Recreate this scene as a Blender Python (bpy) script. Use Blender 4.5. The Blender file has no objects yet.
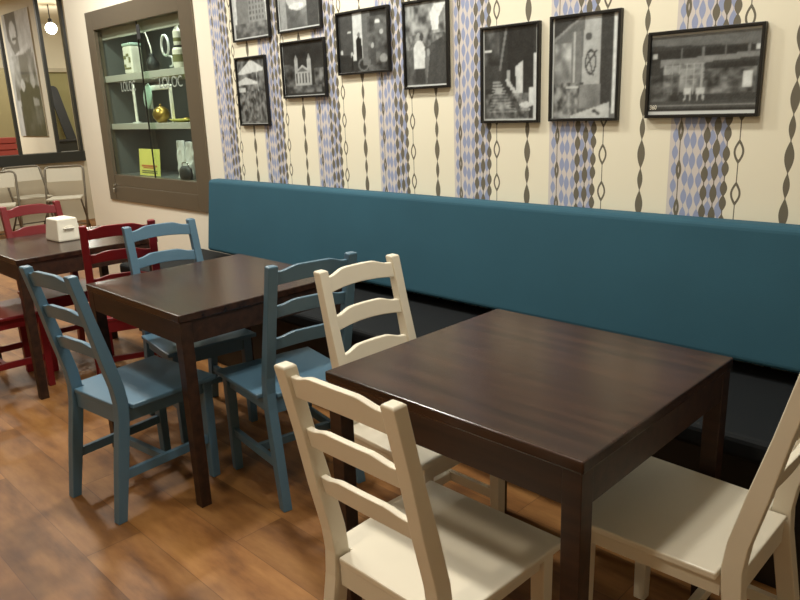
import bpy, bmesh, math, random
import numpy as np
from mathutils import Vector, Matrix
C = bpy.context.scene.collection
S = bpy.context.scene
PI = math.pi
random.seed(4)

# ------------------------------------------------------------------ camera
cam = bpy.data.objects.new('camera', bpy.data.cameras.new('camera'))
C.objects.link(cam)
yaw, pit, rol = -0.7861, -0.2665, -0.038
fw = Vector((math.sin(yaw)*math.cos(pit), math.cos(yaw)*math.cos(pit), math.sin(pit)))
r0 = Vector((math.cos(yaw), -math.sin(yaw), 0)); u0 = r0.cross(fw)
rt = r0*math.cos(rol) + u0*math.sin(rol); up = -r0*math.sin(rol) + u0*math.cos(rol)
M = Matrix((rt, up, -fw)).transposed().to_4x4()
M.translation = Vector((0.7041, -2.6248, 1.4091))
cam.matrix_world = M
cam.data.sensor_width = 36; cam.data.lens = 714.2/800*36
cam.data.clip_start = .02
S.camera = cam

# ------------------------------------------------------------------ world, lamps, exposure
w = bpy.data.worlds.new('world'); S.world = w; w.use_nodes = True
w.node_tree.nodes['Background'].inputs[0].default_value = (1, .8, .55, 1)
w.node_tree.nodes['Background'].inputs[1].default_value = 0.03
WARM = (1.0, .97, .86)
def ceiling_lamp(x, y, z, power, size=.22, col=WARM, spread=180):
    l = bpy.data.lights.new('ceiling_lamp', 'AREA'); l.shape = 'DISK'; l.size = size
    l.energy = power; l.color = col; l.spread = math.radians(spread)
    o = bpy.data.objects.new('ceiling_lamp', l); o.location = (x, y, z); C.objects.link(o)
    return o
ceiling_lamp(-.25, -1.60, 2.95, 12)
ceiling_lamp(-2.1, -1.60, 2.95, 9)
ceiling_lamp(-4.0, -1.75, 2.95, 14)
ceiling_lamp(-.3, -3.9, 2.95, 22, col=(1, .87, .68))
ceiling_lamp(-3.4, -3.9, 2.95, 6)
ceiling_lamp(-.6, -.85, 2.95, 17)
ceiling_lamp(-2.2, -.85, 2.95, 33)
ceiling_lamp(-4.5, -1.0, 2.95, 40)
ceiling_lamp(-7.9, -.5, 2.95, 32, .35)
ceiling_lamp(-7.9, 1.9, 2.95, 32, .35)
ceiling_lamp(-11.8, -.4, 3.0, 90, .4)
ceiling_lamp(-11.6, 2.9, 3.0, 22, .4)
S.view_settings.view_transform = 'Standard'; S.view_settings.look = 'None'
S.view_settings.gamma = 1; S.view_settings.use_curve_mapping = False
S.view_settings.exposure = 0.34

# ------------------------------------------------------------------ node helpers
class N:
    """socket wrapper so shader maths can be written as expressions"""
    def __init__(s, nt, sock): s.nt = nt; s.k = sock
    def op(s, o, *a):
        n = s.nt.nodes.new('ShaderNodeMath'); n.operation = o
        for i, v in enumerate((s,)+a):
            if isinstance(v, N): s.nt.links.new(v.k, n.inputs[i])
            else: n.inputs[i].default_value = v
        return N(s.nt, n.outputs[0])
    def __add__(s, b): return s.op('ADD', b)
    def __sub__(s, b): return s.op('SUBTRACT', b)
    def __mul__(s, b): return s.op('MULTIPLY', b)
    def __truediv__(s, b): return s.op('DIVIDE', b)
    def fract(s): return s.op('FRACT')
    def floor(s): return s.op('FLOOR')
    def abs(s): return s.op('ABSOLUTE')
    def cos(s): return s.op('COSINE')
    def min(s, b): return s.op('MINIMUM', b)
    def max(s, b): return s.op('MAXIMUM', b)
    def lt(s, b): return s.op('LESS_THAN', b)
    def gt(s, b): return s.op('GREATER_THAN', b)
def lin(c):
    return tuple((v/255/12.92 if v/255 <= .04045 else ((v/255+.055)/1.055)**2.4) for v in c) + (1,)
def mat(name, rgb, rough=.5, metal=0, spec=.5, bump=0, bscale=200, var=0, vscale=(8, 8, 8), coat=0):
    m = bpy.data.materials.new(name); m.use_nodes = True; nt = m.node_tree
    b = nt.nodes['Principled BSDF']; c = lin(rgb)
    b.inputs['Base Color'].default_value = c; b.inputs['Roughness'].default_value = rough
    b.inputs['Metallic'].default_value = metal; b.inputs['Specular IOR Level'].default_value = spec
    b.inputs['Coat Weight'].default_value = coat; b.inputs['Coat Roughness'].default_value = .05
    tc = nt.nodes.new('ShaderNodeTexCoord')
    if var:
        mp = nt.nodes.new('ShaderNodeMapping'); mp.inputs['Scale'].default_value = vscale
        nz = nt.nodes.new('ShaderNodeTexNoise'); nz.inputs['Scale'].default_value = 1; nz.inputs['Detail'].default_value = 5
        rp = nt.nodes.new('ShaderNodeValToRGB')
        rp.color_ramp.elements[0].position = .3; rp.color_ramp.elements[1].position = .7
        rp.color_ramp.elements[0].color = tuple(v*(1-var) for v in c[:3])+(1,)
        rp.color_ramp.elements[1].color = tuple(min(1, v*(1+var)) for v in c[:3])+(1,)
        nt.links.new(tc.outputs['Object'], mp.inputs[0]); nt.links.new(mp.outputs[0], nz.inputs[0])
        nt.links.new(nz.outputs[0], rp.inputs[0]); nt.links.new(rp.outputs[0], b.inputs['Base Color'])
    if bump:
        nz = nt.nodes.new('ShaderNodeTexNoise'); nz.inputs['Scale'].default_value = bscale; nz.inputs['Detail'].default_value = 3
        bp = nt.nodes.new('ShaderNodeBump'); bp.inputs['Strength'].default_value = bump; bp.inputs['Distance'].default_value = .002
        nt.links.new(tc.outputs['Object'], nz.inputs[0]); nt.links.new(nz.outputs[0], bp.inputs['Height'])
        nt.links.new(bp.outputs[0], b.inputs['Normal'])
    return m
def mixrgb(nt, fac, a, b):
    n = nt.nodes.new('ShaderNodeMix'); n.data_type = 'RGBA'
    if isinstance(fac, N): nt.links.new(fac.k, n.inputs[0])
    else: n.inputs[0].default_value = fac
    for i, v in ((6, a), (7, b)):
        if isinstance(v, tuple): n.inputs[i].default_value = v
        else: nt.links.new(v, n.inputs[i])
    return n.outputs[2]

# ------------------------------------------------------------------ materials
def wallpaper():
    m = mat('wallpaper', (233, 227, 206), .62, spec=.3); nt = m.node_tree; b = nt.nodes['Principled BSDF']
    tc = nt.nodes.new('ShaderNodeTexCoord'); sx = nt.nodes.new('ShaderNodeSeparateXYZ')
    nt.links.new(tc.outputs['Object'], sx.inputs[0])
    X = N(nt, sx.outputs[0]); Z = N(nt, sx.outputs[2])
    s = (X.max(-1.482)+.458)/.512 + (X+1.482).min(0)/.497
    k = s.floor(); f = (s-k)*.51
    ph = (k*.37).fract()*.05                                # each roll hangs a little shifted
    def bead(xc, hw, P, z0, frac, line=.0018, sh=0.0):
        t = ((Z-z0+ph*sh)/P+.5).fract()-.5
        wd = (t.abs()/frac).min(.5)*PI
        return (f-xc).abs(), wd.cos()*hw, line
    def solid(*a, **kw):
        d, wv, ln = bead(*a, **kw); return d.lt(wv.max(ln))
    def ring(*a, **kw):
        d, wv, ln = bead(*a, **kw); return d.lt(wv.max(ln)).min(d.gt((wv*1.25-.0115).max(0)).max(wv.lt(.0075)))
    stripe = f.lt(.205)
    col = mixrgb(nt, stripe, lin((233, 227, 206)), lin((205, 198, 194)))
    blue = None
    for xc, P, z0 in ((.021, .060, .007), (.062, .066, .06), (.085, .072, .026), (.112, .066, .055), (.150, .062, .02), (.188, .070, .03)):
        v = solid(xc, ( .0112 if xc < .14 else .0128), P, z0, .92, line=.001, sh=1.0); blue = v if blue is None else blue.max(v)
    col = mixrgb(nt, blue.min(stripe), col, lin((148, 157, 188)))
    grey = None
    for xc, P, z0 in ((.132, .067, 1.2), (.167, .078, 1.222), (.202, .119, 1.154), (.202, .119, 1.205)):
        v = solid(xc, .0125, P, z0, .95 if P < .1 else .5, sh=1.0); grey = v if grey is None else grey.max(v)
    rg = ring(.038, .0105, .138, 1.145, .58, sh=.6).max(ring(.243, .0175, .143, 1.07, .60, sh=.6))
    dark = solid(.402, .0150, .188, 1.198, .58).max(solid(.402, .0105, .188, 1.198+.094, .46))
    allm = grey.max(rg).max(dark)
    col = mixrgb(nt, allm, col, lin((108, 102, 88)))
    on = X.gt(-3.478)
    col = mixrgb(nt, on, lin((230, 224, 208)), col)
    nt.links.new(col, b.inputs['Base Color'])
    return m
def floor_mat():
    m = mat('laminate_planks', (150, 100, 55), .48, spec=.35); nt = m.node_tree; b = nt.nodes['Principled BSDF']
    tc = nt.nodes.new('ShaderNodeTexCoord'); sx = nt.nodes.new('ShaderNodeSeparateXYZ')
    nt.links.new(tc.outputs['Object'], sx.inputs[0])
    X = N(nt, sx.outputs[0]); Y = N(nt, sx.outputs[1])
    row = (Y/.192).floor(); off = (row*.381).fract()*1.28
    px = (X+off)/1.28; pl = px.floor()
    wn = nt.nodes.new('ShaderNodeTexWhiteNoise'); wn.noise_dimensions = '2D'
    cb = nt.nodes.new('ShaderNodeCombineXYZ'); nt.links.new(row.k, cb.inputs[0]); nt.links.new(pl.k, cb.inputs[1])
    nt.links.new(cb.outputs[0], wn.inputs['Vector']); rnd = N(nt, wn.outputs['Value'])
    cv = nt.nodes.new('ShaderNodeCombineXYZ')
    nt.links.new((X*2.2+rnd*37).k, cv.inputs[0]); nt.links.new((Y*9).k, cv.inputs[1]); nt.links.new((rnd*20).k, cv.inputs[2])
    nz = nt.nodes.new('ShaderNodeTexNoise'); nz.inputs['Scale'].default_value = 1.0; nz.inputs['Detail'].default_value = 7; nz.inputs['Roughness'].default_value = .62
    nt.links.new(cv.outputs[0], nz.inputs[0])
    rp = nt.nodes.new('ShaderNodeValToRGB'); e = rp.color_ramp.elements
    e[0].position = .30; e[0].color = lin((94, 60, 31)); e[1].position = .70; e[1].color = lin((164, 118, 68))
    e2 = e.new(.46); e2.color = lin((134, 90, 48))
    nt.links.new(nz.outputs[0], rp.inputs[0])
    # knots
    kv = nt.nodes.new('ShaderNodeTexNoise'); kv.inputs['Scale'].default_value = 3.1; kv.inputs['Detail'].default_value = 3
    nt.links.new(tc.outputs['Object'], kv.inputs[0])
    kn = (N(nt, kv.outputs[0])-.55).max(0)*4
    c1 = mixrgb(nt, kn.min(.7), rp.outputs[0], lin((84, 50, 26)))
    tone = nt.nodes.new('ShaderNodeHueSaturation'); nt.links.new((rnd*.36+.74).k, tone.inputs['Value']); nt.links.new(c1, tone.inputs['Color'])
    ey = ((Y/.192).fract()-.5).abs().gt(.494); ex = (px.fract()-.5).abs().gt(.4988)
    c2 = mixrgb(nt, ey.max(ex)*.55, tone.outputs[0], lin((70, 40, 20)))
    nt.links.new(c2, b.inputs['Base Color'])
    return m
def wood_dark(name='dark_stained_wood', a=(36, 23, 18), c=(62, 40, 29), rough=.25):
    m = mat(name, a, rough, spec=.38); nt = m.node_tree; b = nt.nodes['Principled BSDF']
    tc = nt.nodes.new('ShaderNodeTexCoord'); mp = nt.nodes.new('ShaderNodeMapping'); mp.inputs['Scale'].default_value = (2.5, 30, 30)
    nz = nt.nodes.new('ShaderNodeTexNoise'); nz.inputs['Scale'].default_value = 1; nz.inputs['Detail'].default_value = 6
    rp = nt.nodes.new('ShaderNodeValToRGB'); rp.color_ramp.elements[0].color = lin(a); rp.color_ramp.elements[1].color = lin(c)
    rp.color_ramp.elements[0].position = .32; rp.color_ramp.elements[1].position = .72
    nt.links.new(tc.outputs['Object'], mp.inputs[0]); nt.links.new(mp.outputs[0], nz.inputs[0])
    nt.links.new(nz.outputs[0], rp.inputs[0]); nt.links.new(rp.outputs[0], b.inputs['Base Color'])
    bp = nt.nodes.new('ShaderNodeBump'); bp.inputs['Strength'].default_value = .08; bp.inputs['Distance'].default_value = .001
    nt.links.new(nz.outputs[0], bp.inputs['Height']); nt.links.new(bp.outputs[0], b.inputs['Normal'])
    return m
def glass_mat(name='clear_glass', tint=(.93, .98, .95), refl=1.0):
    m = bpy.data.materials.new(name); m.use_nodes = True; nt = m.node_tree; nt.nodes.clear()
    o = nt.nodes.new('ShaderNodeOutputMaterial'); mx = nt.nodes.new('ShaderNodeMixShader')
    tr = nt.nodes.new('ShaderNodeBsdfTransparent'); tr.inputs[0].default_value = tint+(1,)
    gl = nt.nodes.new('ShaderNodeBsdfGlossy'); gl.inputs['Roughness'].default_value = .02
    fr = nt.nodes.new('ShaderNodeFresnel'); fr.inputs[0].default_value = 1.4
    ge = nt.nodes.new('ShaderNodeNewGeometry')
    nt.links.new((N(nt, fr.outputs[0])*(N(nt, ge.outputs['Backfacing'])*-1+1)*refl).k, mx.inputs[0])
    nt.links.new(tr.outputs[0], mx.inputs[1]); nt.links.new(gl.outputs[0], mx.inputs[2]); nt.links.new(mx.outputs[0], o.inputs[0])
    return m
def print_mat():
    m = mat('photo_print', (128, 128, 128), .28, spec=.4, coat=.5); nt = m.node_tree
    a = nt.nodes.new('ShaderNodeAttribute'); a.attribute_name = 'ink'
    nt.links.new(a.outputs['Color'], nt.nodes['Principled BSDF'].inputs['Base Color']); return m
def emit_mat(name, col, st):
    m = bpy.data.materials.new(name); m.use_nodes = True; b = m.node_tree.nodes['Principled BSDF']
    b.inputs['Emission Color'].default_value = col+(1,); b.inputs['Emission Strength'].default_value = st; return m
MT = dict(
    paper=wallpaper(), floor=floor_mat(), wood=wood_dark(), woodleg=wood_dark('dark_stained_wood_legs', rough=.46), ceil=mat('ceiling_paint', (226, 216, 192), .8),
    cream=mat('cream_paint', (224, 217, 196), .7, var=.03, vscale=(2, 2, 2)), plaster=mat('grey_plaster', (196, 188, 166), .8, var=.08, vscale=(1.5, 1.5, .6)),
    white=mat('white_paint', (222, 214, 196), .38, var=.03, vscale=(4, 4, 4), bump=.06, bscale=60),
    blue=mat('blue_paint', (80, 111, 132), .36, var=.05, vscale=(4, 4, 4), bump=.06, bscale=60),
    red=mat('red_paint', (120, 22, 30), .36, var=.05, vscale=(4, 4, 4), bump=.06, bscale=60),
    teal=mat('teal_upholstery', (45, 84, 101), .8, spec=.25, bump=.25, bscale=420, var=.06, vscale=(3, 3, 3)),
    black=mat('black_upholstery', (17, 20, 23), .75, spec=.2, bump=.2, bscale=250), plinth=mat('black_plinth', (15, 15, 16), .5),
    frame=mat('black_frame', (18, 17, 15), .35), print=print_mat(),
    bronze=mat('brown_metal_frame', (116, 106, 90), .30, metal=.45, spec=.5), cabin=mat('cabinet_lining', (84, 88, 86), .6),
    shelf=mat('grey_shelf', (176, 174, 164), .5), glass=glass_mat(), chrome=mat('chrome', (200, 200, 195), .18, metal=1),
    etch=mat('etched_lettering', (140, 150, 140), .7), plastic=mat('white_plastic', (232, 228, 214), .4),
    tissue=mat('paper_napkin', (240, 238, 230), .9), tube=mat('grey_metal_tube', (122, 116, 104), .35, metal=.5),
    seatpad=mat('beige_plastic', (190, 184, 166), .5), sill=mat('dark_green_grey_trim', (42, 44, 40), .45),
    olive=mat('olive_paint', (158, 152, 108), .8), olivedk=mat('tan_door_paint', (146, 136, 98), .6), board=mat('charcoal_board', (38, 40, 42), .5),
    foil=mat('silver_foil', (236, 238, 234), .3, metal=.35), gold=mat('brass', (170, 140, 70), .3, metal=.8), yellow=mat('yellow_card', (232, 226, 120), .7),
    redbox=mat('red_box', (168, 70, 56), .7), inkred=mat('red_ink', (200, 120, 70), .7), inkgrey=mat('grey_ink', (120, 120, 80), .7),
    celadon=mat('pale_green_glaze', (176, 200, 186), .25), bulb=emit_mat('lamp_bulb', (1, .86, .62), 9), wire=mat('black_wire', (20, 20, 20), .5),
    ledlight=emit_mat('cabinet_light', (.85, 1, .88), 3.0),
)

# ------------------------------------------------------------------ mesh helpers
def box(bm, x0, x1, y0, y1, z0, z1, mtx=None):
    v = [bm.verts.new((x, y, z)) for x in (x0, x1) for y in (y0, y1) for z in (z0, z1)]
    for f in ((0, 1, 3, 2), (4, 6, 7, 5), (0, 4, 5, 1), (2, 3, 7, 6), (0, 2, 6, 4), (1, 5, 7, 3)): bm.faces.new([v[i] for i in f])
    if mtx: bmesh.ops.transform(bm, matrix=mtx, verts=v)
    return v
def bx(*a, **k): bm = bmesh.new(); box(bm, *a, **k); return bm
def prism_x(bm, prof, x0, x1):
    """(y, z) outline swept along x"""
    a = [bm.verts.new((x0, y, z)) for y, z in prof]; b = [bm.verts.new((x1, y, z)) for y, z in prof]
    n = len(prof); bm.faces.new(a); bm.faces.new(b[::-1])
    for i in range(n): bm.faces.new((a[i], b[i], b[(i+1) % n], a[(i+1) % n]))
def loft(bm, rings, closed=True, cap=True):
    R = [[bm.verts.new(p) for p in r] for r in rings]; n = len(R[0])
    for a, b in zip(R, R[1:]):
        for i in range(n if closed else n-1): bm.faces.new((a[i], a[(i+1) % n], b[(i+1) % n], b[i]))
    if cap: bm.faces.new(R[0][::-1]); bm.faces.new(R[-1])
def tube(bm, pts, r, n=10):
    pts = [Vector(p) for p in pts]; rings = []; u = None
    for i, p in enumerate(pts):
        d = (pts[min(i+1, len(pts)-1)]-pts[max(i-1, 0)]).normalized()
        if u is None: u = d.orthogonal().normalized()
        u = (u-d*u.dot(d)).normalized(); v = d.cross(u)
        rings.append([p+(u*math.cos(2*PI*k/n)+v*math.sin(2*PI*k/n))*r for k in range(n)])
    loft(bm, rings)
def lathe(bm, prof, n=24, cx=0, cy=0, cz=0):
    rings = [[(cx+r*math.cos(2*PI*k/n), cy+r*math.sin(2*PI*k/n), cz+z) for k in range(n)] for r, z in prof]
    loft(bm, rings)
def arc(pts, rad, n=6):
    """round the inner corners of a polyline"""
    pts = [Vector(p) for p in pts]; out = [pts[0]]
    for a, b, c in zip(pts, pts[1:], pts[2:]):
        d1 = (a-b).normalized(); d2 = (c-b).normalized(); p = b+d1*rad; q = b+d2*rad
        for i in range(n+1):
            t = i/n; out.append(p*(1-t)**2+b*2*t*(1-t)+q*t*t)
    return out+[pts[-1]]
def obj(name, bm, m, parent=None, bevel=0, smooth=False, seg=2):
    bmesh.ops.recalc_face_normals(bm, faces=bm.faces)
    me = bpy.data.meshes.new(name); bm.to_mesh(me); bm.free(); me.materials.append(MT[m] if isinstance(m, str) else m)
    o = bpy.data.objects.new(name, me); C.objects.link(o)
    if parent: o.parent = parent
    if smooth:
        for p in me.polygons: p.use_smooth = True
    if bevel:
        b = o.modifiers.new('bevel', 'BEVEL'); b.width = bevel; b.segments = seg; b.limit_method = 'ANGLE'; b.angle_limit = math.radians(40)
    return o
def tag(o, label, cat, group=None):
    o['label'] = label; o['category'] = cat
    if group: o['group'] = group
    return o
def thing(name, label, cat, loc=(0, 0, 0), rz=0, group=None):
    o = bpy.data.objects.new(name, None); o.empty_display_size = .1; C.objects.link(o)
    o.location = loc; o.rotation_euler = (0, 0, rz); return tag(o, label, cat, group)
def dup(root, loc, rz, label, group=None, mats=None):
    r = root.copy(); C.objects.link(r); r.location = loc; r.rotation_euler = (0, 0, rz); r['label'] = label
    if group: r['group'] = group
    def rec(src, dst):
        for ch in src.children:
            c = ch.copy(); C.objects.link(c); c.parent = dst
            if mats: c.data = c.data.copy(); c.data.materials[0] = MT[mats]
            rec(ch, c)
    rec(root, r); return r
def struct(name, bm, m):
    o = obj(name, bm, m); o['kind'] = 'structure'; return o

# ------------------------------------------------------------------ room shell
HZ = 3.1
struct('floor', bx(-14.2, 2.8, -5.6, 4.2, -.1, 0), 'floor')
struct('ceiling', bx(-14.2, 2.8, -5.6, 4.2, HZ, HZ+.1), 'ceil')
WY = -.05
CX0, CX1, CZ0, CZ1 = -5.25, -3.64, .735, 2.195          # opening for the display cabinet
bm = bmesh.new()
box(bm, -5.65, CX0, WY, .45, 0, HZ); box(bm, CX1, 2.6, WY, .45, 0, HZ)
box(bm, CX0, CX1, WY, .45, 0, CZ0); box(bm, CX0, CX1, WY, .45, CZ1, HZ)
struct('wall_back', bm, 'paper')
struct('wall_right', bx(2.6, 2.8, -5.6, .45, 0, HZ), 'cream')
struct('wall_front', bx(-14.2, 2.8, -5.6, -5.45, 0, HZ), 'cream')
struct('wall_side', bx(-5.65, -5.5, .45, 4.2, 0, HZ), 'cream')
struct('wall_north', bx(-14.2, -5.5, 4.05, 4.2, 0, HZ), 'cream')
# far wall with a wide opening framed in dark trim
FX = -9.6
bm = bmesh.new()
box(bm, FX-.15, FX, -5.45, 4.05, 0, .82); box(bm, FX-.15, FX, -5.45, -1.2, .82, HZ); box(bm, FX-.15, FX, 1.52, 4.05, .82, HZ)
struct('wall_left', bm, 'plaster')
bm = bmesh.new()
box(bm, FX-.20, FX+.06, -1.2, 1.52, .82, .955)
struct('trim_1', bm, 'sill')
bm = bmesh.new()
box(bm, FX-.05, FX+.02, 1.487, 1.525, .955, HZ)
struct('trim_2', bm, 'sill')
bm = bmesh.new(); box(bm, FX-.04, FX+.01, .690, .728, .955, HZ); struct('trim_3', bm, 'sill')
bm = bmesh.new(); box(bm, FX-.04, FX+.01, 1.180, 1.222, .955, HZ); struct('trim_4', bm, 'sill')
struct('wall_partition', bx(-11.16, FX-.045, 1.2, 1.23, .82, HZ), 'cream')
bm = bmesh.new(); box(bm, -13.95, -13.8, -5.45, 4.05, 0, 2.27); struct('wall_far', bm, 'olive')
struct('wall_far_upper', bx(-13.95, -13.8, -5.45, 4.05, 2.27, HZ), 'cream')
struct('trim_5', bx(-13.8, -13.72, -5.45, 4.05, 2.24, 2.31), 'plaster')

# ------------------------------------------------------------------ bench seat along the wall
bench = thing('bench', 'long built-in wall bench with teal backrest and black seat under the framed photographs', 'bench', (-.8, -.3, 0))
BX0, BX1 = -3.50+.8, 2.55+.8
# upholstered backrest, leaning slightly, rounded edges
bm = bmesh.new(); box(bm, -3.515+.8, BX1, -.150+.3, .247, .522, .985)
for v in bm.verts:
    if v.co.y < .2 and v.co.z < .6: v.co.y = .09
obj('backrest', bm, 'teal', bench, bevel=.022, seg=4)
obj('seat', bx(-3.86+.8, BX1, -.37, .247, .40, .475), 'black', bench, bevel=.02, seg=3)
obj('plinth', bx(-3.83+.8, BX1, -.305, .24, 0, .40), 'plinth', bench)

# ------------------------------------------------------------------ tables
def make_table(loc, label):
    W, D, H = .766, .748, .738
    t = thing('dining_table', label, 'table', loc, 0, 'square dark wooden tables')
    a, b = W/2, D/2
    obj('tabletop', bx(-a, a, -b, b, H-.024, H+.004), 'wood', t, bevel=.004)
    i = .004; L = .045
    for sx in (-1, 1):
        for sy in (-1, 1):
            x0 = sx*(a-i); x1 = x0-sx*L; y0 = sy*(b-i); y1 = y0-sy*L
            q = .004
            bm = bmesh.new()
            rings = []
            for z, k in ((0, q), (H-.10, 0), (H-.0245, 0)):
                rings.append([(x0, y0, z), (x1+sx*k, y0, z), (x1+sx*k, y1+sy*k, z), (x0, y1+sy*k, z)])
            loft(bm, rings); obj('leg', bm, 'woodleg', t, bevel=.0015)
    A = H-.105; e = .0005
    obj('apron', bx(-a+i+L+e, a-i-L-e, -b+.0055, -b+.03, A, H-.0245), 'woodleg', t)
    obj('apron', bx(-a+i+L+e, a-i-L-e, b-.03, b-.0055, A, H-.0245), 'woodleg', t)
    obj('apron', bx(-a+.0055, -a+.03, -b+i+L+e, b-i-L-e, A, H-.0245), 'woodleg', t)
    obj('apron', bx(a-.03, a-.0055, -b+i+L+e, b-i-L-e, A, H-.0245), 'woodleg', t)
    return t
TC = [(-.306, -1.150), (-1.872, -1.132), (-3.4495, -1.140)]
tab = make_table((*TC[0], 0), 'nearest dark wooden table, set between the three white chairs')
dup(tab, (*TC[1], 0), 0, 'middle dark wooden table, set among the three blue chairs')
dup(tab, (*TC[2], 0), 0, 'farthest dark wooden table, among the red chairs, with a napkin dispenser on it')

# ------------------------------------------------------------------ ladder-back chairs (front = +y)
def make_chair(loc, rz, label, group, m):
    t = thing('ladder_back_chair', label, 'chair', loc, rz, group)
    hs, zt = .431, .916
    def py(z):                                       # rear post centre line: kicked back below the seat, raked above
        if z < .40: return -.242+(.242-.176)*z/.40
        if z < .47: return -.176
        return -.176-(z-.47)/(zt-.47)*.104
    for sx in (-1, 1):
        rings = []
        for z in (0, .2, .38, .44, .50, .62, .76, zt-.004, zt):
            h = .017 if z < .1 else (.0215 if z < .7 else .017)
            k = .004 if z == zt else 0
            cx = sx*(.160-(.006*min(1, z/.9)))
            hw = .0175-k
            rings.append([(cx-hw, py(z)-h+k, z), (cx+hw, py(z)-h+k, z), (cx+hw, py(z)+h-k, z), (cx-hw, py(z)+h-k, z)])
        bm = bmesh.new(); loft(bm, rings); p = obj('back_post', bm, m, t, bevel=.003)
        fx = sx*.166
        bm = bmesh.new()
        loft(bm, [[(fx-h, .17-h, z), (fx+h, .17-h, z), (fx+h, .17+h, z), (fx-h, .17+h, z)] for z, h in ((0, .0165), (hs-.0185, .0195))])
        obj('front_leg', bm, m, t, bevel=.003)
    # seat board, notched between the rear posts
    o = [(-.209, .20), (.209, .20), (.195, -.1525), (.134, -.1525), (.134, -.192), (-.134, -.192), (-.134, -.1525), (-.195, -.1525)]
    bm = bmesh.new(); loft(bm, [[(x, y, z) for x, y in o] for z in (hs-.018, hs)]); obj('seat', bm, m, t, bevel=.004)
    # aprons
    obj('seat_rail', bx(-.146, .146, .160, .180, hs-.07, hs-.0185), m, t)
    obj('seat_rail', bx(-.1365, .1365, -.186, -.168, hs-.075, hs-.0185), m, t)
    for sx in (-1, 1):
        bm = bmesh.new(); prs = [(-.154, .158), (.150, .166)]
        v = [[(sx*(x-.011), y, z0), (sx*(x+.008), y, z0), (sx*(x+.008), y, z1), (sx*(x-.011), y, z1)] for (y, x) in prs for z0, z1 in ((hs-.07, hs-.0185),)]
        loft(bm, v); obj('seat_rail', bm, m, t)
        bm = bmesh.new()
        loft(bm, [[(sx*(x-.009), y, .150), (sx*(x+.009), y, .150), (sx*(x+.009), y, .184), (sx*(x-.009), y, .184)] for y, x in ((py(.167)+.017, .158), (.152, .166))])
        obj('stretcher', bm, m, t, bevel=.002)
    obj('stretcher', bx(-.152, .152, -.045, -.023, .152, .182), m, t, bevel=.002)
    # slats: arched top edge with shoulders, slightly bowed backwards
    def slat(ztop, hh, rise, name):
        bm = bmesh.new(); rings = []; n = 22; xe = .139
        for i in range(n+1):
            x = -xe+2*xe*i/n
            q = min(1, max(0, (.122-abs(x))/.062)); q = q*q*(3-2*q)
            top = ztop+rise*(q*.75+.25*max(0, 1-(x/.122)**2) if abs(x) < .122 else 0)
            bot = ztop-hh+.010*max(0, 1-(x/xe)**2)
            bow = -.010*(1-(x/xe)**2)+.002
            th = .0085
            rings.append([(x, py(bot)+bow-th, bot), (x, py(bot)+bow+th, bot), (x, py(top)+bow+th, top), (x, py(top)+bow-th, top)])
        loft(bm, rings); return obj(name, bm, m, t, bevel=.003)
    slat(.893, .050, .017, 'top_rail'); slat(.769, .046, .016, 'slat'); slat(.646, .046, .016, 'slat')
    return t
def at(x, y, deg): return dict(loc=(x, y, 0), rz=math.radians(deg))
gw, gb, gr = 'white chairs at the nearest table', 'blue chairs at the middle table', 'red chairs at the farthest table'
W1 = make_chair((-.267, -1.556, 0), 0, 'white ladder-back chair in the foreground, its back towards the viewer', gw, 'white')
dup(W1, (-.737, -1.105, 0), math.radians(-91.9), 'white ladder-back chair on the far left side of the nearest table', gw)
dup(W1, (.090, -1.060, 0), math.radians(90), 'white ladder-back chair at the right edge, on the right side of the nearest table', gw)
A = dup(W1, (-1.824, -1.523, 0), math.radians(6.4), 'blue ladder-back chair on the open floor side of the middle table, nearest the left foreground', gb, 'blue')
dup(A, (-1.463, -1.103, 0), math.radians(80.6), 'blue ladder-back chair between the middle table and the white chairs', gb)
dup(A, (-2.185, -1.079, 0), math.radians(-96.5), 'blue ladder-back chair on the far side of the middle table, beside a red chair', gb)
R1 = dup(W1, (-2.912, -1.073, 0), math.radians(70.6), 'red ladder-back chair right behind a blue chair, on the right side of the farthest table', gr, 'red')
dup(R1, (-3.648, -1.125, 0), math.radians(-89.6), 'red ladder-back chair behind the white napkin dispenser', gr)
dup(R1, (-3.42, -1.56, 0), 0, 'red chair cut off by the left edge, only its seat and legs showing', gr)

# ------------------------------------------------------------------ napkin dispenser
nd = thing('napkin_dispenser', 'white plastic napkin dispenser on the farthest table', 'napkin dispenser', (-3.482, -1.12, .7421), math.radians(3))
bm = bmesh.new()
loft(bm, [[(-a, -b, z), (a, -b, z), (a, b, z), (-a, b, z)] for z, a, b in ((0, .084, .066), (.012, .085, .067), (.118, .072, .056), (.126, .069, .053))])
obj('body', bm, 'plastic', nd, bevel=.006, seg=3)
bm = bmesh.new(); box(bm, .0, .008, -.02, .02, 0, .026, Matrix.Translation((.0765, 0, .058)) @ Matrix.Rotation(-.12, 4, 'Y')); obj('slot_plate', bm, 'plastic', nd, bevel=.003)
bm = bmesh.new(); box(bm, 0, .012, -.03, .03, 0, .004, Matrix.Translation((.08, 0, .07))); obj('napkin', bm, 'tissue', nd)

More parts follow.
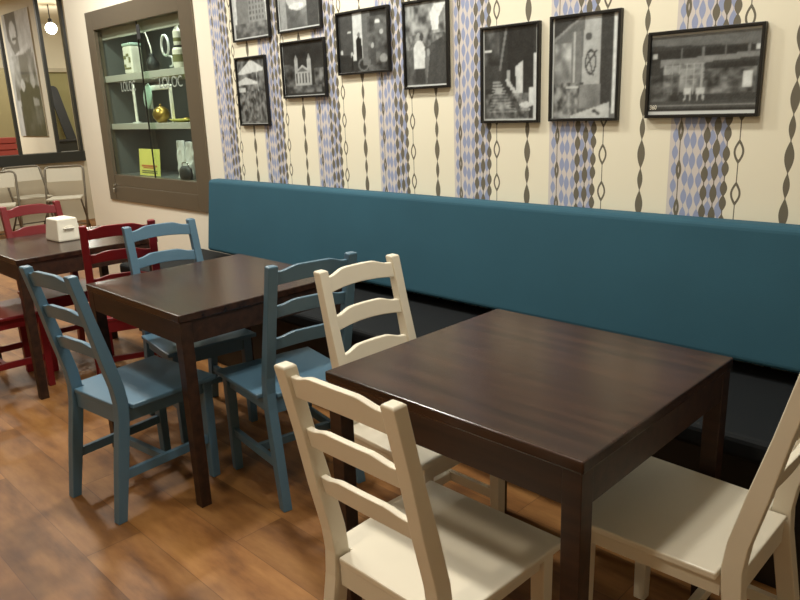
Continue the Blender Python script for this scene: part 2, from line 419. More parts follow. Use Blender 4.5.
# ------------------------------------------------------------------ framed photographs
def paint(fn, W, H, seed):
    rs = np.random.RandomState(seed)
    v, u = np.mgrid[0:H, 0:W]; u = (u+.5)/W; v = (v+.5)/H
    g = np.full((H, W), .3)
    def smooth(n):
        a = rs.rand(n+2, n+2); yi = v*n; xi = u*n; y0 = yi.astype(int); x0 = xi.astype(int); fy = yi-y0; fx = xi-x0
        return (a[y0, x0]*(1-fx)+a[y0, x0+1]*fx)*(1-fy)+(a[y0+1, x0]*(1-fx)+a[y0+1, x0+1]*fx)*fy
    class P:
        def rect(s, u0, v0, u1, v1, c, n=0): k = (u >= u0) & (u <= u1) & (v >= v0) & (v <= v1); g[k] = c; g[k] += (n*(rs.rand(H, W)-.5))[k]
        def ell(s, cu, cv, ru, rv, c): g[((u-cu)/ru)**2+((v-cv)/rv)**2 < 1] = c
        def ring(s, cu, cv, ru, rv, c, t=.25): d = ((u-cu)/ru)**2+((v-cv)/rv)**2; g[(d < 1+t) & (d > 1-t)] = c
        def poly(s, pts, c):
            k = np.zeros((H, W), bool); n = len(pts)
            for i in range(n):
                (x1, y1), (x2, y2) = pts[i], pts[(i+1) % n]
                if y1 == y2: continue
                q = ((y1 > v) != (y2 > v)) & (u < (x2-x1)*(v-y1)/(y2-y1)+x1); k ^= q
            g[k] = c
        def line(s, x1, y1, x2, y2, c, t=.012):
            dx, dy = x2-x1, y2-y1; L = dx*dx+dy*dy; q = np.clip(((u-x1)*dx+(v-y1)*dy)/L, 0, 1)
            g[np.hypot(u-x1-q*dx, v-y1-q*dy) < t] = c
        def tex(s, u0, v0, u1, v1, lo, hi, n=14, mix=1):
            k = (u >= u0) & (u <= u1) & (v >= v0) & (v <= v1); t = smooth(n)*.6+smooth(n*2)*.4
            g[k] = g[k]*(1-mix)+(lo+(hi-lo)*np.clip((t-.25)*2, 0, 1))[k]*mix
    fn(P())
    for _ in range(1):
        q = np.pad(g, 1, mode='edge'); g[:] = (q[1:-1, 1:-1]*4+q[:-2, 1:-1]+q[2:, 1:-1]+q[1:-1, :-2]+q[1:-1, 2:])/8
    g += (smooth(22)-.5)*.14*(g+.15)+(rs.rand(H, W)-.5)*.05
    return np.clip(g, 0.0, 1)
def p_tower(p):
    p.rect(0, 0, 1, 1, .82); p.poly([(.12, .2), (.14, .8), (.35, 1), (.9, 1), (.95, .2)], .42); p.poly([(.45, .2), (.48, 1), (.9, 1), (.93, .2)], .52)
    for i in range(6):
        for j in range(5): p.rect(.5+j*.085, .36+i*.1, .54+j*.085, .42+i*.1, .3)
    p.rect(0, 0, 1, .2, .3); p.tex(0, .0, 1, .3, .16, .5, 12, .7); p.rect(0, .0, .06, 1, .78)
def p_umbrellas(p):
    p.rect(0, 0, 1, 1, .3); p.tex(0, 0, 1, 1, .15, .5, 10); p.poly([(0, .78), (.5, .98), (.95, .84), (.9, .80), (.1, .76)], .82)
    p.poly([(0, .66), (.3, .72), (.7, .64), (.7, .61), (0, .6)], .8); p.line(.75, .2, .68, .8, .65); p.tex(0, .05, 1, .5, .12, .5, 16)
    p.rect(.0, .5, .25, .56, .75)
def p_cup(p):
    p.rect(0, 0, 1, 1, .35); p.tex(0, 0, 1, 1, .2, .45, 5); p.rect(.05, 0, .2, 1, .55); p.ell(.5, .62, .3, .28, .72); p.ell(.5, .72, .24, .2, .45)
    p.ell(.45, .42, .18, .06, .85); p.rect(.7, 0, .95, .7, .2)
def p_church(p):
    p.rect(0, 0, 1, 1, .10); p.tex(0, .45, 1, 1, .07, .16, 4); p.tex(0, .2, .3, .6, .08, .35, 10); p.tex(.75, .15, 1, .5, .08, .45, 10)
    p.poly([(.28, .2), (.28, .45), (.47, .58), (.68, .45), (.68, .2)], .62); p.rect(.28, .42, .37, .68, .6); p.rect(.59, .42, .68, .68, .6)
    p.poly([(.28, .68), (.325, .78), (.37, .68)], .5); p.poly([(.59, .68), (.635, .78), (.68, .68)], .5)
    for i in range(5): p.rect(.31+i*.075, .24, .34+i*.075, .42, .22)
    p.poly([(.34, .45), (.47, .54), (.61, .45)], .3); p.tex(.1, .06, .9, .2, .15, .42, 12); p.rect(.05, .0, .95, .02, .8)
def p_evening(p):
    p.rect(0, 0, 1, 1, .12); p.rect(.3, .2, .5, 1, .80); p.rect(.5, .1, .66, 1, .33); p.rect(.05, .3, .3, 1, .2); p.tex(.6, 0, 1, .9, .08, .35, 9)
    p.ell(.42, .62, .028, .045, .4); p.poly([(.36, .2), (.37, .55), (.42, .6), (.47, .55), (.49, .2)], .06); p.rect(.38, .05, .48, .25, .1)
    p.ell(.8, .8, .05, .035, .85); p.ell(.87, .63, .04, .04, .7); p.ell(.23, .68, .04, .02, .8); p.ell(.69, .42, .03, .045, .65)
    p.poly([(.64, .1), (.65, .36), (.75, .36), (.76, .1)], .2); p.ell(.9, .2, .08, .07, .5); p.ell(.27, .3, .025, .05, .75); p.line(.27, .05, .27, .28, .05)
    p.ell(.06, .35, .025, .04, .8); p.ring(.5, .12, .1, .1, .35, .3)
def p_waiter(p):
    p.rect(0, 0, 1, 1, .4); p.tex(0, .55, 1, 1, .2, .7, 10); p.poly([(.66, .65), (.6, .85), (.72, .96), (.98, .95), (.82, .8), (.8, .65)], .92)
    p.tex(.0, .45, 1, .62, .15, .6, 14); p.poly([(.5, .0), (.62, .5), (1, .6), (1, 0)], .20); p.rect(0, 0, .3, .45, .3); p.tex(0, 0, .5, .45, .12, .4, 9, .6)
    p.ell(.32, .60, .05, .045, .6); p.poly([(.2, .22), (.2, .48), (.28, .55), (.4, .55), (.48, .46), (.47, .22)], .86); p.rect(.23, .04, .46, .22, .16)
    p.poly([(.46, .46), (.72, .5), (.72, .45), (.5, .36)], .25); p.ell(.55, .4, .035, .05, .6); p.ell(.4, .59, .045, .05, .2)
def p_terrace(p):
    p.rect(0, 0, 1, 1, .13); p.rect(0, .35, .35, 1, .16); p.tex(.0, .6, .3, 1, .1, .35, 8); p.poly([(.3, .55), (.42, 1), (.46, 1), (.34, .55)], .4)
    p.rect(.46, .35, .92, 1, .10); p.poly([(.62, .3), (.60, .58), (.74, .64), (.74, .3)], .8); p.rect(.44, .38, .50, .55, .6)
    p.ell(.08, .76, .1, .015, .9)
    for i in range(11):
        y = .42-i*.032; x = .28+i*.012; q = .08+i*.018
        p.ell(x-.02, y, q, .013, .55+.02*i); p.ell(.45+i*.035, y+.02, .03+.005*i, .02, .75); p.line(x, y-.02, x-.02, y-.06, .4, .006)
    p.tex(.05, .02, .85, .3, .1, .6, 18, .6); p.rect(.85, .18, .95, .35, .85); p.ell(.8, .17, .12, .03, .8); p.rect(.92, 0, 1, .7, .8); p.rect(0, 0, 1, .02, .7)
def p_pillar(p):
    p.rect(0, 0, 1, 1, .35); p.poly([(0, .75), (.25, .92), (.5, 1), (0, 1)], .16); p.poly([(0, .75), (0, .79), (.45, 1), (.5, 1), (.28, .9)], .5)
    p.rect(.02, .35, .3, .72, .72); p.tex(.02, .35, .3, .75, .35, .8, 8); p.rect(.3, .3, .45, .85, .4); p.rect(.33, .32, .36, .85, .7)
    p.poly([(.46, .3), (.5, 1), (.74, 1), (.74, .3)], .66); p.rect(.74, .1, .92, 1, .16); p.tex(.0, .0, .5, .36, .15, .6, 18)
    p.ring(.6, .55, .075, .11, .15, .22); p.line(.52, .5, .68, .66, .18, .01); p.line(.56, .63, .64, .42, .2, .009); p.ell(.56, .8, .05, .035, .25)
    p.rect(.44, .12, .76, .34, .42); p.tex(.44, .1, .76, .34, .3, .5, 6); p.poly([(.3, .03), (.9, .16), (.9, .0), (.3, .0)], .74); p.ell(.68, .07, .04, .018, .2); p.ell(.73, .05, .03, .015, .25)
    p.rect(.93, .05, .97, 1, .88); p.rect(.22, .3, .42, .33, .75)
def p_facade(p):
    p.rect(0, 0, 1, 1, .16); p.poly([(0, .86), (0, .97), (1, .99), (1, .8)], .33); p.rect(0, .66, 1, .80, .1); p.poly([(.1, .6), (.1, .68), (1, .72), (1, .66)], .45)
    for i in range(4): p.line(.3+.2*i, .68, .3+.2*i, .8, .4, .008)
    p.rect(.14, .28, .52, .62, .34); p.tex(.14, .28, .52, .62, .18, .62, 16, .8)
    for i in range(4): p.line(.14, .42+i*.06, .52, .44+i*.06, .55, .007)
    for i in range(6): p.line(.15+i*.07, .25, .15+i*.07, .62, .6, .007)
    p.poly([(.5, .5), (.62, .6), (.95, .62), (1, .5)], .1); p.tex(.52, .25, .98, .55, .1, .5, 14); p.rect(.86, .32, .94, .5, .85); p.rect(.02, .7, .07, .76, .75); p.rect(.95, .74, 1, .80, .8)
    for x in (.34, .46): p.rect(x, .25, x+.07, .33, .75); p.line(x+.01, .18, x+.02, .26, .7, .007); p.line(x+.065, .18, x+.06, .26, .7, .007)
    p.tex(0, .12, .3, .5, .08, .45, 16, .7); p.rect(0, .08, 1, .17, .2); p.rect(0, .105, 1, .125, .5); p.rect(0, .0, 1, .08, .1)
def picture(x0, x1, z0, z1, fn, label, i, white=(0, 0, 0, 0)):
    cx, zc = (x0+x1)/2, z0
    t = thing('framed_photograph', label, 'picture', (cx, WY-.002, z0), 0, 'black and white photographs on the wall')
    hw, h, fwid, dp = (x1-x0)/2, z1-z0, .011, .020
    bm = bmesh.new()
    out = [(-hw, 0), (hw, 0), (hw, h), (-hw, h)]; inn = [(-hw+fwid, fwid), (hw-fwid, fwid), (hw-fwid, h-fwid), (-hw+fwid, h-fwid)]
    rings = []
    for k in range(4):
        (ox, oz), (ix, iz) = out[k], inn[k]
        rings.append([(ox, 0, oz), (ox, -dp, oz), (ix, -dp, iz), (ix, 0, iz)])
    R = [[bm.verts.new(p) for p in r] for r in rings]
    for a in range(4):
        b = (a+1) % 4
        for j in range(4): bm.faces.new((R[a][j], R[b][j], R[b][(j+1) % 4], R[a][(j+1) % 4]))
    obj('frame', bm, 'frame', t, bevel=.0015)
    gx, gz = hw-fwid-.0005, fwid+.0005
    ww, hh = 2*gx, h-2*fwid-.001
    px = .0042; W, H = int(ww/px), int(hh/px)
    g = paint(fn, W, H, i)
    l, r, b, tp = white
    if l: g[:, :l] = .82
    if r: g[:, -r:] = .82
    if b: g[:b, :] = .82
    if tp: g[-tp:, :] = .82
    xs = np.linspace(-gx, gx, W); zs = np.linspace(gz, gz+hh, H)
    vs = [(float(x), -.010, float(z)) for z in zs for x in xs]
    fs = [(j*W+k, j*W+k+1, (j+1)*W+k+1, (j+1)*W+k) for j in range(H-1) for k in range(W-1)]
    nv = len(vs)                                            # close the sheet with a backing so that it has a thickness
    vs += [(-gx, -.004, gz), (gx, -.004, gz), (gx, -.004, gz+hh), (-gx, -.004, gz+hh)]
    fs.append((nv+3, nv+2, nv+1, nv))
    me = bpy.data.meshes.new('print'); me.from_pydata(vs, [], fs); me.materials.append(MT['print'])
    at_ = me.color_attributes.new('ink', 'FLOAT_COLOR', 'POINT')
    lg = np.append((g.ravel()*.90+.04)**1.8, [.3]*4)
    d = np.stack([lg*.95, lg*1.0, lg*1.0, np.ones_like(lg)], -1).astype(np.float32).ravel()
    at_.data.foreach_set('color', d)
    o = bpy.data.objects.new('print', me); C.objects.link(o); o.parent = t
    return t
picture(-3.192, -2.817, 1.806, 2.106, p_tower, 'framed photo of a corner tower building, topmost at the left end of the row', 1, (2, 2, 2, 0))
picture(-3.197, -2.889, 1.320, 1.718, p_umbrellas, 'narrow framed photo of parasols, below the tower building photo', 2, (0, 0, 1, 0))
picture(-2.740, -2.360, 1.815, 2.115, p_cup, 'framed close-up photo of a pale cup, above the church photo', 3, (2, 0, 2, 0))
picture(-2.731, -2.350, 1.467, 1.768, p_church, 'framed night photo of a floodlit two-towered church', 4, (1, 0, 1, 0))
picture(-2.246, -1.865, 1.567, 1.870, p_evening, 'framed photo of a standing figure before a bright doorway at night', 5)
picture(-1.771, -1.493, 1.478, 1.867, p_waiter, 'tall framed photo of a figure in a white top under trees', 6, (0, 0, 2, 0))
picture(-1.311, -1.012, 1.318, 1.713, p_terrace, 'framed photo of a long row of terrace tables and chairs', 7, (2, 2, 1, 0))
picture(-.964, -.660, 1.322, 1.720, p_pillar, 'framed photo of a pale pillar with a scrawled circle on it', 8, (2, 0, 0, 0))
p9 = picture(-.552, -.157, 1.329, 1.624, p_facade, 'wide framed photo of a cafe front, rightmost on the wall', 9, (0, 0, 3, 2))
def text(s, size, m, parent, loc, rot=(PI/2, 0, 0), ext=.0004, name='lettering', sx=1.0):
    c = bpy.data.curves.new(name, 'FONT'); c.body = s; c.size = size; c.extrude = ext; c.materials.append(MT[m])
    tmp = bpy.data.objects.new('tmp', c); C.objects.link(tmp)
    me = bpy.data.meshes.new_from_object(tmp.evaluated_get(bpy.context.evaluated_depsgraph_get()))
    bpy.data.objects.remove(tmp); bpy.data.curves.remove(c); me.name = name
    o = bpy.data.objects.new(name, me); C.objects.link(o); o.parent = parent; o.location = loc; o.rotation_euler = rot; o.scale = (sx, 1, 1); return o
text('360', .022, 'plastic', p9, (-.182, -.0106, .030), sx=.8)

# ------------------------------------------------------------------ display cabinet in the wall
cab = thing('display_cabinet', 'brown-framed glass display cabinet set into the wall left of the photographs', 'display cabinet', (-4.42, WY, .74))
ox, oz = 4.42, -.74
def cb(x0, x1, y0, y1, z0, z1): return bx(x0+ox, x1+ox, y0-WY, y1-WY, z0+oz, z1+oz)
IX0, IX1, IZ0, IZ1 = -5.125, -3.815, .945, 2.055
obj('frame_stile', cb(CX0+.002, IX0, -.062, -.0, CZ0+.002, CZ1-.002), 'bronze', cab, bevel=.003)
obj('frame_stile', cb(IX1, CX1-.002, -.062, -.0, CZ0+.002, CZ1-.002), 'bronze', cab, bevel=.003)
obj('frame_rail', cb(IX0+.0005, IX1-.0005, -.062, -.0, CZ0+.002, .855), 'bronze', cab, bevel=.003)
obj('frame_rail', cb(IX0+.0005, IX1-.0005, -.062, -.0, IZ1, CZ1-.002), 'bronze', cab, bevel=.003)
obj('track', cb(IX0+.0005, IX1-.0005, -.056, -.0, .8555, IZ0), 'bronze', cab, bevel=.003)
obj('back_panel', cb(IX0-.03, IX1+.03, .36, .375, IZ0-.03, IZ1+.06), 'cabin', cab)
obj('side_panel', cb(IX0-.03, IX0-.012, .001, .36, IZ0-.03, IZ1+.06), 'cabin', cab)
obj('side_panel', cb(IX1+.012, IX1+.03, .001, .36, IZ0-.03, IZ1+.06), 'cabin', cab)
obj('bottom_panel', cb(IX0-.012, IX1+.012, .001, .36, IZ0-.03, IZ0), 'cabin', cab)
obj('top_panel', cb(IX0-.012, IX1+.012, .001, .36, IZ1+.03, IZ1+.05), 'cabin', cab)
obj('valance', cb(IX0-.012, IX1+.012, .004, .03, 1.985, IZ1+.029), 'shelf', cab)
obj('shelf', cb(IX0-.012, IX1+.012, -.018, .359, 1.664, 1.712), 'shelf', cab, bevel=.002)
obj('shelf', cb(IX0-.012, IX1+.012, -.018, .359, 1.302, 1.346), 'shelf', cab, bevel=.002)
for zz, pw in ((2.03, 1.3), (1.655, .9), (1.293, .9)):
    l = bpy.data.lights.new('cabinet_light', 'AREA'); l.shape = 'RECTANGLE'; l.size = 1.0; l.size_y = .02; l.energy = pw; l.color = (.92, 1, .9)
    o = bpy.data.objects.new('cabinet_light', l); o.location = (-4.46, .05, zz); o.rotation_euler = (math.radians(12), 0, 0); C.objects.link(o)
XM = -4.41
d1 = obj('sliding_door', cb(IX0+.001, XM+.03, -.032, -.026, IZ0+.001, IZ1-.001), 'glass', cab)
d2 = obj('sliding_door', cb(XM-.03, IX1-.001, -.046, -.040, IZ0+.001, IZ1-.001), 'glass', cab)
obj('edge_strip', cb(XM-.036, XM-.03, -.048, -.038, IZ0+.001, IZ1-.001), 'frame', d2)
obj('edge_strip', cb(IX0+.001, IX0+.008, -.036, -.0325, IZ0+.001, IZ1-.001), 'chrome', d1)
obj('pull', cb(XM-.03, XM+.02, -.052, -.0465, 1.93, 2.03), 'board', d2, bevel=.003)
lk = obj('lock', cb(IX0-.006, IX0+.022, -.082, -.0625, .80, .838), 'chrome', cab, bevel=.004)
bm = bmesh.new(); lathe(bm, [(.002, 0), (.011, .0), (.011, .014), (.002, .014)], 16); 
bmesh.ops.rotate(bm, verts=bm.verts, matrix=Matrix.Rotation(PI/2, 3, 'X')); bmesh.ops.translate(bm, verts=bm.verts, vec=(IX0+.008+ox, -.062-WY, .86+oz)); obj('key_barrel', bm, 'chrome', lk)
text('LOLOC', .105, 'etch', d2, (-4.21+ox, -.0468-WY, 1.585+oz), sx=.95, name='etched_lettering')
text('LOLOC', .105, 'etch', d1, (-4.84+ox, -.0328-WY, 1.585+oz), sx=.7, name='etched_lettering')
# ---- things in the cabinet
S1, S2, S0 = 1.7122, 1.3462, .9452
def sit(name, label, cat, x, y, z, rz=0): return thing(name, label, cat, (x, y, z), rz)
t = sit('decorated_tin', 'white printed tin on the top shelf of the cabinet', 'tin', -4.755, .05, S1)
bm = bmesh.new(); box(bm, -.066, .066, -.045, .045, 0, .20); obj('body', bm, 'plastic', t, bevel=.012, seg=3)
obj('lid', bx(-.068, .068, -.047, .047, .2002, .222), 'celadon', t, bevel=.006)
bm = bmesh.new()
for x, z, a, b in ((-.035, .12, .018, .012), (.01, .135, .02, .01), (.04, .10, .014, .02), (-.04, .06, .014, .01), (.0, .04, .05, .006)): box(bm, x-a, x+a, -.0475, -.0455, z-b, z+b)
obj('printed_motif', bm, 'inkgrey', t)
t = sit('glass_vase', 'small dark glass vase with a thin bent twig on the top shelf', 'vase', -4.45, .05, S1)
bm = bmesh.new(); lathe(bm, [(.030, 0), (.045, .02), (.048, .06), (.03, .09), (.018, .11), (.022, .125)], 20); obj('body', bm, 'board', t, smooth=True)
bm = bmesh.new(); tube(bm, arc([(0, 0, .1), (.0, 0, .16), (-.05, 0, .26), (-.10, 0, .31)], .03), .005, 6); obj('twig', bm, 'plastic', t)
t = sit('glass_tankard', 'glass tankard with a beaded loop above it on the top shelf', 'tankard', -4.243, .05, S1)
bm = bmesh.new(); lathe(bm, [(.045, 0), (.048, .01), (.042, .10), (.046, .105)], 20); obj('body', bm, 'glass', t, smooth=True)
bm = bmesh.new(); tube(bm, [(.005+.05*math.cos(a), 0, .165+.068*math.sin(a)) for a in np.linspace(-2.2, 4.0, 26)], .009, 8); obj('beaded_loop', bm, 'foil', t, smooth=True)
bm = bmesh.new(); tube(bm, arc([(.046, 0, .09), (.09, 0, .085), (.09, 0, .025), (.046, 0, .02)], .02), .007, 8); obj('handle', bm, 'foil', t, smooth=True)
t = sit('spice_jar', 'white jar at the right end of the top shelf, a bottle standing on it', 'jar', -4.045, .045, S1)
bm = bmesh.new(); lathe(bm, [(.042, 0), (.046, .01), (.046, .12), (.036, .135)], 20); obj('body', bm, 'plastic', t)
bm = bmesh.new(); lathe(bm, [(.0466, .04), (.0468, .09)], 20); obj('band', bm, 'inkgrey', t)
bm = bmesh.new(); lathe(bm, [(.034, .1352), (.034, .15)], 20); obj('lid', bm, 'board', t)
t = sit('small_bottle', 'small white bottle standing on the jar at the right end of the top shelf', 'bottle', -4.045, .045, S1+.1502)
bm = bmesh.new(); lathe(bm, [(.028, 0), (.030, .01), (.030, .09), (.014, .115), (.014, .135)], 18); obj('body', bm, 'plastic', t)
bm = bmesh.new(); lathe(bm, [(.0304, .025), (.0304, .05)], 18); obj('band', bm, 'inkgrey', t)
t = sit('white_rod', 'thin upright white rod on a foot on the middle shelf', 'stand', -4.81, .05, S2)
bm = bmesh.new(); lathe(bm, [(.035, 0), (.035, .008), (.006, .012)], 18); obj('foot', bm, 'foil', t)
bm = bmesh.new(); lathe(bm, [(.011, .012), (.011, .29)], 12); obj('stem', bm, 'plastic', t)
t = sit('picture_stand', 'open white rectangular stand on the middle shelf', 'display stand', -4.43, .07, S2)
bm = bmesh.new(); box(bm, -.165, .165, -.012, .012, .235, .270); obj('top_bar', bm, 'plastic', t, bevel=.003)
obj('upright', bx(.148, .164, -.010, .010, 0, .2345), 'plastic', t); obj('upright', bx(-.164, -.150, -.010, .010, 0, .2345), 'plastic', t)
t = sit('oval_plaque', 'pale green oval plaque leaning on the middle shelf', 'plaque', -4.55, .03, S2+.002)
bm = bmesh.new(); bmesh.ops.create_uvsphere(bm, u_segments=24, v_segments=14, radius=1, matrix=Matrix.Translation((0, 0, .19)) @ Matrix.Rotation(.35, 4, 'Y') @ Matrix.Diagonal((.062, .016, .095, 1))); obj('disc', bm, 'celadon', t, smooth=True)
obj('easel', bx(-.03, .03, -.02, .03, 0, .10), 'board', t, bevel=.006)
t = sit('brass_ball', 'small round brass pot on the middle shelf', 'pot', -4.405, .10-.055, S2)
bm = bmesh.new(); lathe(bm, [(.03, 0), (.034, .006), (.058, .035), (.064, .062), (.052, .095), (.03, .112), (.008, .12)], 24); obj('body', bm, 'gold', t, smooth=True)
bm = bmesh.new(); lathe(bm, [(.006, .1195), (.011, .128), (.004, .136)], 12); obj('knob', bm, 'gold', t, smooth=True)
t = sit('shallow_dish', 'shallow yellow dish at the right of the middle shelf', 'dish', -4.185, .125, S2)
bm = bmesh.new(); lathe(bm, [(.06, 0), (.11, .014), (.125, .024), (.118, .024), (.06, .01), (.004, .01)], 28); obj('bowl', bm, 'yellow', t, smooth=True)
bm = bmesh.new(); lathe(bm, [(.02, .011), (.03, .02), (.022, .03), (.004, .033)], 16); obj('filling', bm, 'gold', t, smooth=True)
t = sit('yellow_card', 'yellow card with small printing standing at the bottom of the cabinet', 'card', -4.67, .03, S0+.0006, 0)
bm = bmesh.new(); box(bm, -.165, .165, -.003, .003, 0, .205, Matrix.Rotation(-.08, 4, 'X')); obj('sheet', bm, 'yellow', t)
bm = bmesh.new()
for z, a, b in ((.075, .125, .007), (.06, .10, .004)): box(bm, -a, a, -.0045, -.0032, z-b, z+b, Matrix.Rotation(-.08, 4, 'X'))
obj('printed_line', bm, 'inkred', t)
bm = bmesh.new()
for z, a in ((.036, .125), (.022, .125)): box(bm, -a, a, -.0045, -.0032, z-.004, z+.004, Matrix.Rotation(-.08, 4, 'X'))
obj('printed_line', bm, 'inkgrey', t)
obj('foot', bx(-.02, .02, .003, .05, 0, .05), 'plastic', t)
t = sit('foil_bag', 'crumpled silver foil bag at the bottom right of the cabinet', 'bag', -4.17, .08, S0)
for dx, sc_ in ((-.06, 1.0), (.065, .97)):
    bm = bmesh.new(); rs = random.Random(int(dx*1000)); rings = []
    for i in range(9):
        z = i/8*.27*sc_; wv = .058*(1-.18*abs(i-4)/4); dv = .04*(1-.55*i/8)
        rings.append([(dx+wv*math.cos(a)*(1+.12*(rs.random()-.5)), dv*math.sin(a)*(1+.5*(rs.random()-.5)), z) for a in [2*PI*k/14 for k in range(14)]])
    loft(bm, rings); obj('pouch', bm, 'foil', t)
t = sit('dark_purse', 'small dark pouch lying before the foil bag in the cabinet', 'pouch', -4.075, .01, S0)
bm = bmesh.new(); loft(bm, [[(.085*k*math.cos(a), .03*k*math.sin(a), z) for a in [2*PI*j/18 for j in range(18)]] for z, k in ((0, .85), (.03, 1), (.07, .92), (.095, .55))]); obj('body', bm, 'board', t, smooth=True)
bm = bmesh.new(); tube(bm, arc([(-.045, 0, .085), (-.04, -.0, .12), (.04, 0, .12), (.045, 0, .085)], .02), .004, 6); obj('clasp', bm, 'chrome', t)

# ------------------------------------------------------------------ far room: folding chairs, poster, lamp, board
def make_folding(loc, rz, label):
    t = thing('folding_chair', label, 'folding chair', loc, rz, 'folding chairs by the far wall')
    bm = bmesh.new(); hw = .225
    tube(bm, arc([(-hw, .17, .008), (-hw, -.20, .82), (hw, -.20, .82), (hw, .17, .008)], .07, 7), .0125, 10); obj('back_frame', bm, 'tube', t, smooth=True)
    for sx in (-1, 1):
        bm = bmesh.new(); tube(bm, [(sx*.195, .13, .43), (sx*.195, -.27, .01)], .011, 8); obj('rear_leg', bm, 'tube', t, smooth=True)
    bm = bmesh.new(); tube(bm, [(-.184, -.20, .085), (.184, -.20, .085)], .008, 8); obj('crossbar', bm, 'tube', t, smooth=True)
    bm = bmesh.new(); loft(bm, [[(x, y, z) for x, y in ((-.183, -.19), (.183, -.19), (.20, .18), (.13, .21), (-.13, .21), (-.20, .18))] for z in (.432, .455)]); obj('seat', bm, 'seatpad', t, bevel=.006)
    bm = bmesh.new(); n = 8; rings = []
    for i in range(n+1):
        x = -.205+.41*i/n; bow = -.018*(1-(x/.205)**2)
        rings.append([(x, -.112+bow, .638), (x, -.100+bow, .638), (x, -.176+bow, .800), (x, -.188+bow, .800)])
    loft(bm, rings); obj('backrest', bm, 'seatpad', t, bevel=.003)
    return t
f1 = make_folding((-8.55, .80, 0), math.radians(-120), 'beige folding chair nearest the cabinet, against the far wall')
dup(f1, (-8.50, .0, 0), math.radians(-112), 'beige folding chair at the left edge under the dark sill')
dup(f1, (-9.15, .60, 0), math.radians(-88), 'beige folding chair between two others, against the far wall')
def p_street(p):
    p.rect(0, 0, 1, 1, .75); p.poly([(.12, .98), (.12, .8), (.35, .63), (.5, .66), (.52, 1)], .35); p.ell(.34, .84, .12, .09, .8); p.ell(.36, .79, .09, .012, .15); p.poly([(.1, 1), (.2, .9), (.3, .95), (.5, .9), (.5, 1)], .3)
    p.line(.12, .62, .8, .72, .85, .02); p.poly([(.15, .3), (.15, .6), (.9, .7), (.95, .3)], .42); p.tex(.1, .3, .95, .66, .25, .75, 9, .8); p.rect(.4, .48, .7, .66, .3)
    p.poly([(.2, .0), (.25, .38), (.5, .45), (.98, .40), (1, .0)], .13); p.poly([(.72, .1), (.7, .32), (.9, .3), (.92, .1)], .6); p.tex(.2, .0, 1, .25, .08, .28, 12, .8); p.ell(.4, .42, .08, .05, .75); p.ell(.78, .45, .08, .06, .7)
    p.rect(0, 0, .1, .6, .7)
pt = thing('wall_poster', 'tall black and white poster on the white partition beyond the far opening', 'poster', (-10.40, 1.197, 1.17))
W, H = 60, 100; g = paint(p_street, W, H, 33)
hw, hh = .515, 1.67
xs = np.linspace(-hw, hw, W); zs = np.linspace(0, hh, H)
vs = [(float(x), -.014, float(z)) for z in zs for x in xs]; fs = [(j*W+k, j*W+k+1, (j+1)*W+k+1, (j+1)*W+k) for j in range(H-1) for k in range(W-1)]
me = bpy.data.meshes.new('print'); me.from_pydata(vs, [], fs); me.materials.append(MT['print'])
ca = me.color_attributes.new('ink', 'FLOAT_COLOR', 'POINT'); lg = (g.ravel()*.92+.02)**2
ca.data.foreach_set('color', np.stack([lg*.93, lg*.97, lg*1.02, np.ones_like(lg)], -1).astype(np.float32).ravel())
o = bpy.data.objects.new('print', me); C.objects.link(o); o.parent = pt
obj('backing_board', bx(-hw, hw, -.0135, 0, 0, hh), 'plaster', pt)
lp = thing('pendant_lamp', 'bare glowing pendant bulb hanging beyond the far opening', 'lamp', (-11.4, 2.04, HZ))
bm = bmesh.new(); tube(bm, [(0, 0, -.001), (0, 0, -.20)], .008, 8); obj('cord', bm, 'wire', lp)
bm = bmesh.new(); lathe(bm, [(.02, -.27), (.03, -.26), (.03, -.21), (.012, -.20)], 14); obj('socket', bm, 'wire', lp)
bm = bmesh.new(); bmesh.ops.create_uvsphere(bm, u_segments=20, v_segments=12, radius=.085, matrix=Matrix.Translation((0, 0, -.345))); obj('bulb', bm, 'bulb', lp, smooth=True)
l = bpy.data.lights.new('pendant_lamp_light', 'POINT'); l.energy = 25; l.color = WARM; l.shadow_soft_size = .09
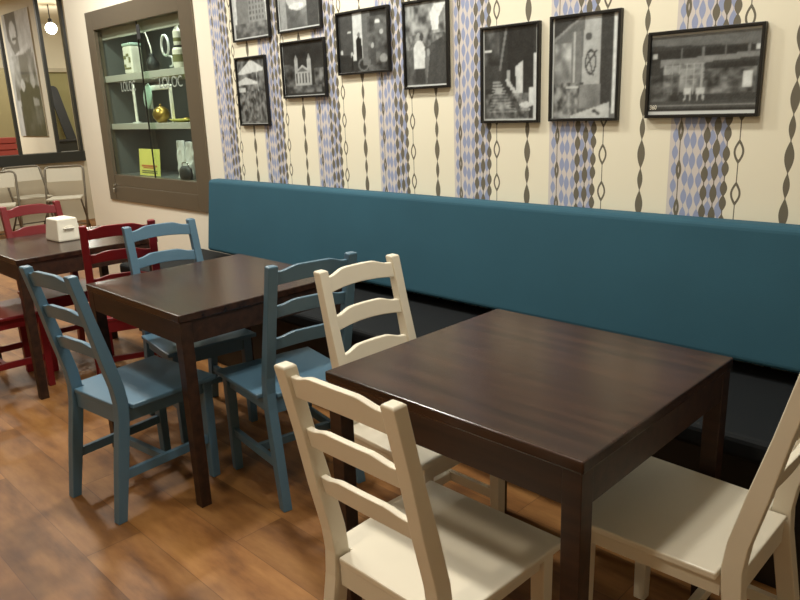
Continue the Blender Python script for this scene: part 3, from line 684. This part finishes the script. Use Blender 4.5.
o = bpy.data.objects.new('pendant_lamp_light', l); o.location = (-11.4, 2.04, 2.60); C.objects.link(o)
sb = thing('leaning_board', 'long charcoal board with a rounded top leaning beyond the far opening', 'board', (-13.25, 3.04, .03))
bm = bmesh.new(); out = [(-.09, 0), (.09, 0)] + [(.09*math.cos(a), 1.93+.09*math.sin(a)) for a in np.linspace(0, PI, 14)]
a_ = [(x, -.012, z) for x, z in out]; b_ = [(x, .012, z) for x, z in out]
loft(bm, [a_, b_]); bmesh.ops.transform(bm, matrix=Matrix.Rotation(PI/2, 4, 'Z') @ Matrix.Rotation(-.0, 4, 'X'), verts=bm.verts)
bmesh.ops.transform(bm, matrix=Matrix.Rotation(.15, 4, 'X') @ Matrix.Rotation(-.20, 4, 'Y'), verts=bm.verts)
obj('deck', bm, 'board', sb, bevel=.004)
kx = thing('low_cupboard', 'dark low cupboard at the foot of the leaning board beyond the far opening', 'cupboard', (-12.75, 2.75, 0))
obj('carcass', bx(-.16, .16, -.55, .45, 0, 1.0), 'sill', kx, bevel=.004); obj('top', bx(-.18, .18, -.57, .47, 1.0005, 1.03), 'board', kx, bevel=.003)
rb = thing('red_crate', 'red slatted crate on a stand behind the sill at the left edge', 'crate', (-10.35, .70, 0))
for i in range(3): obj('slat', bx(-.16, .16, -.25, .18, .93+.085*i, 1.0+.085*i), 'redbox', rb, bevel=.004)
obj('corner_post', bx(-.15, .15, -.24, .17, .90, .925), 'redbox', rb); obj('stand', bx(-.14, .14, -.22, .16, 0, .8995), 'plaster', rb)
for i in range(2): obj('spacer', bx(-.14, .14, -.22, .16, 1.0005+.085*i, 1.0145+.085*i), 'redbox', rb)
td = thing('tan_cupboard', 'tall tan cupboard beyond the far opening, behind the red crate', 'cupboard', (-12.6, 1.6, 0))
obj('carcass', bx(-.2, .2, -1.0, .16, 0, 2.22), 'olivedk', td, bevel=.006)
obj('door', bx(.2005, .22, -.98, -.43, .05, 2.18), 'olivedk', td, bevel=.003); obj('door', bx(.2005, .22, -.42, .14, .05, 2.18), 'olivedk', td, bevel=.003)
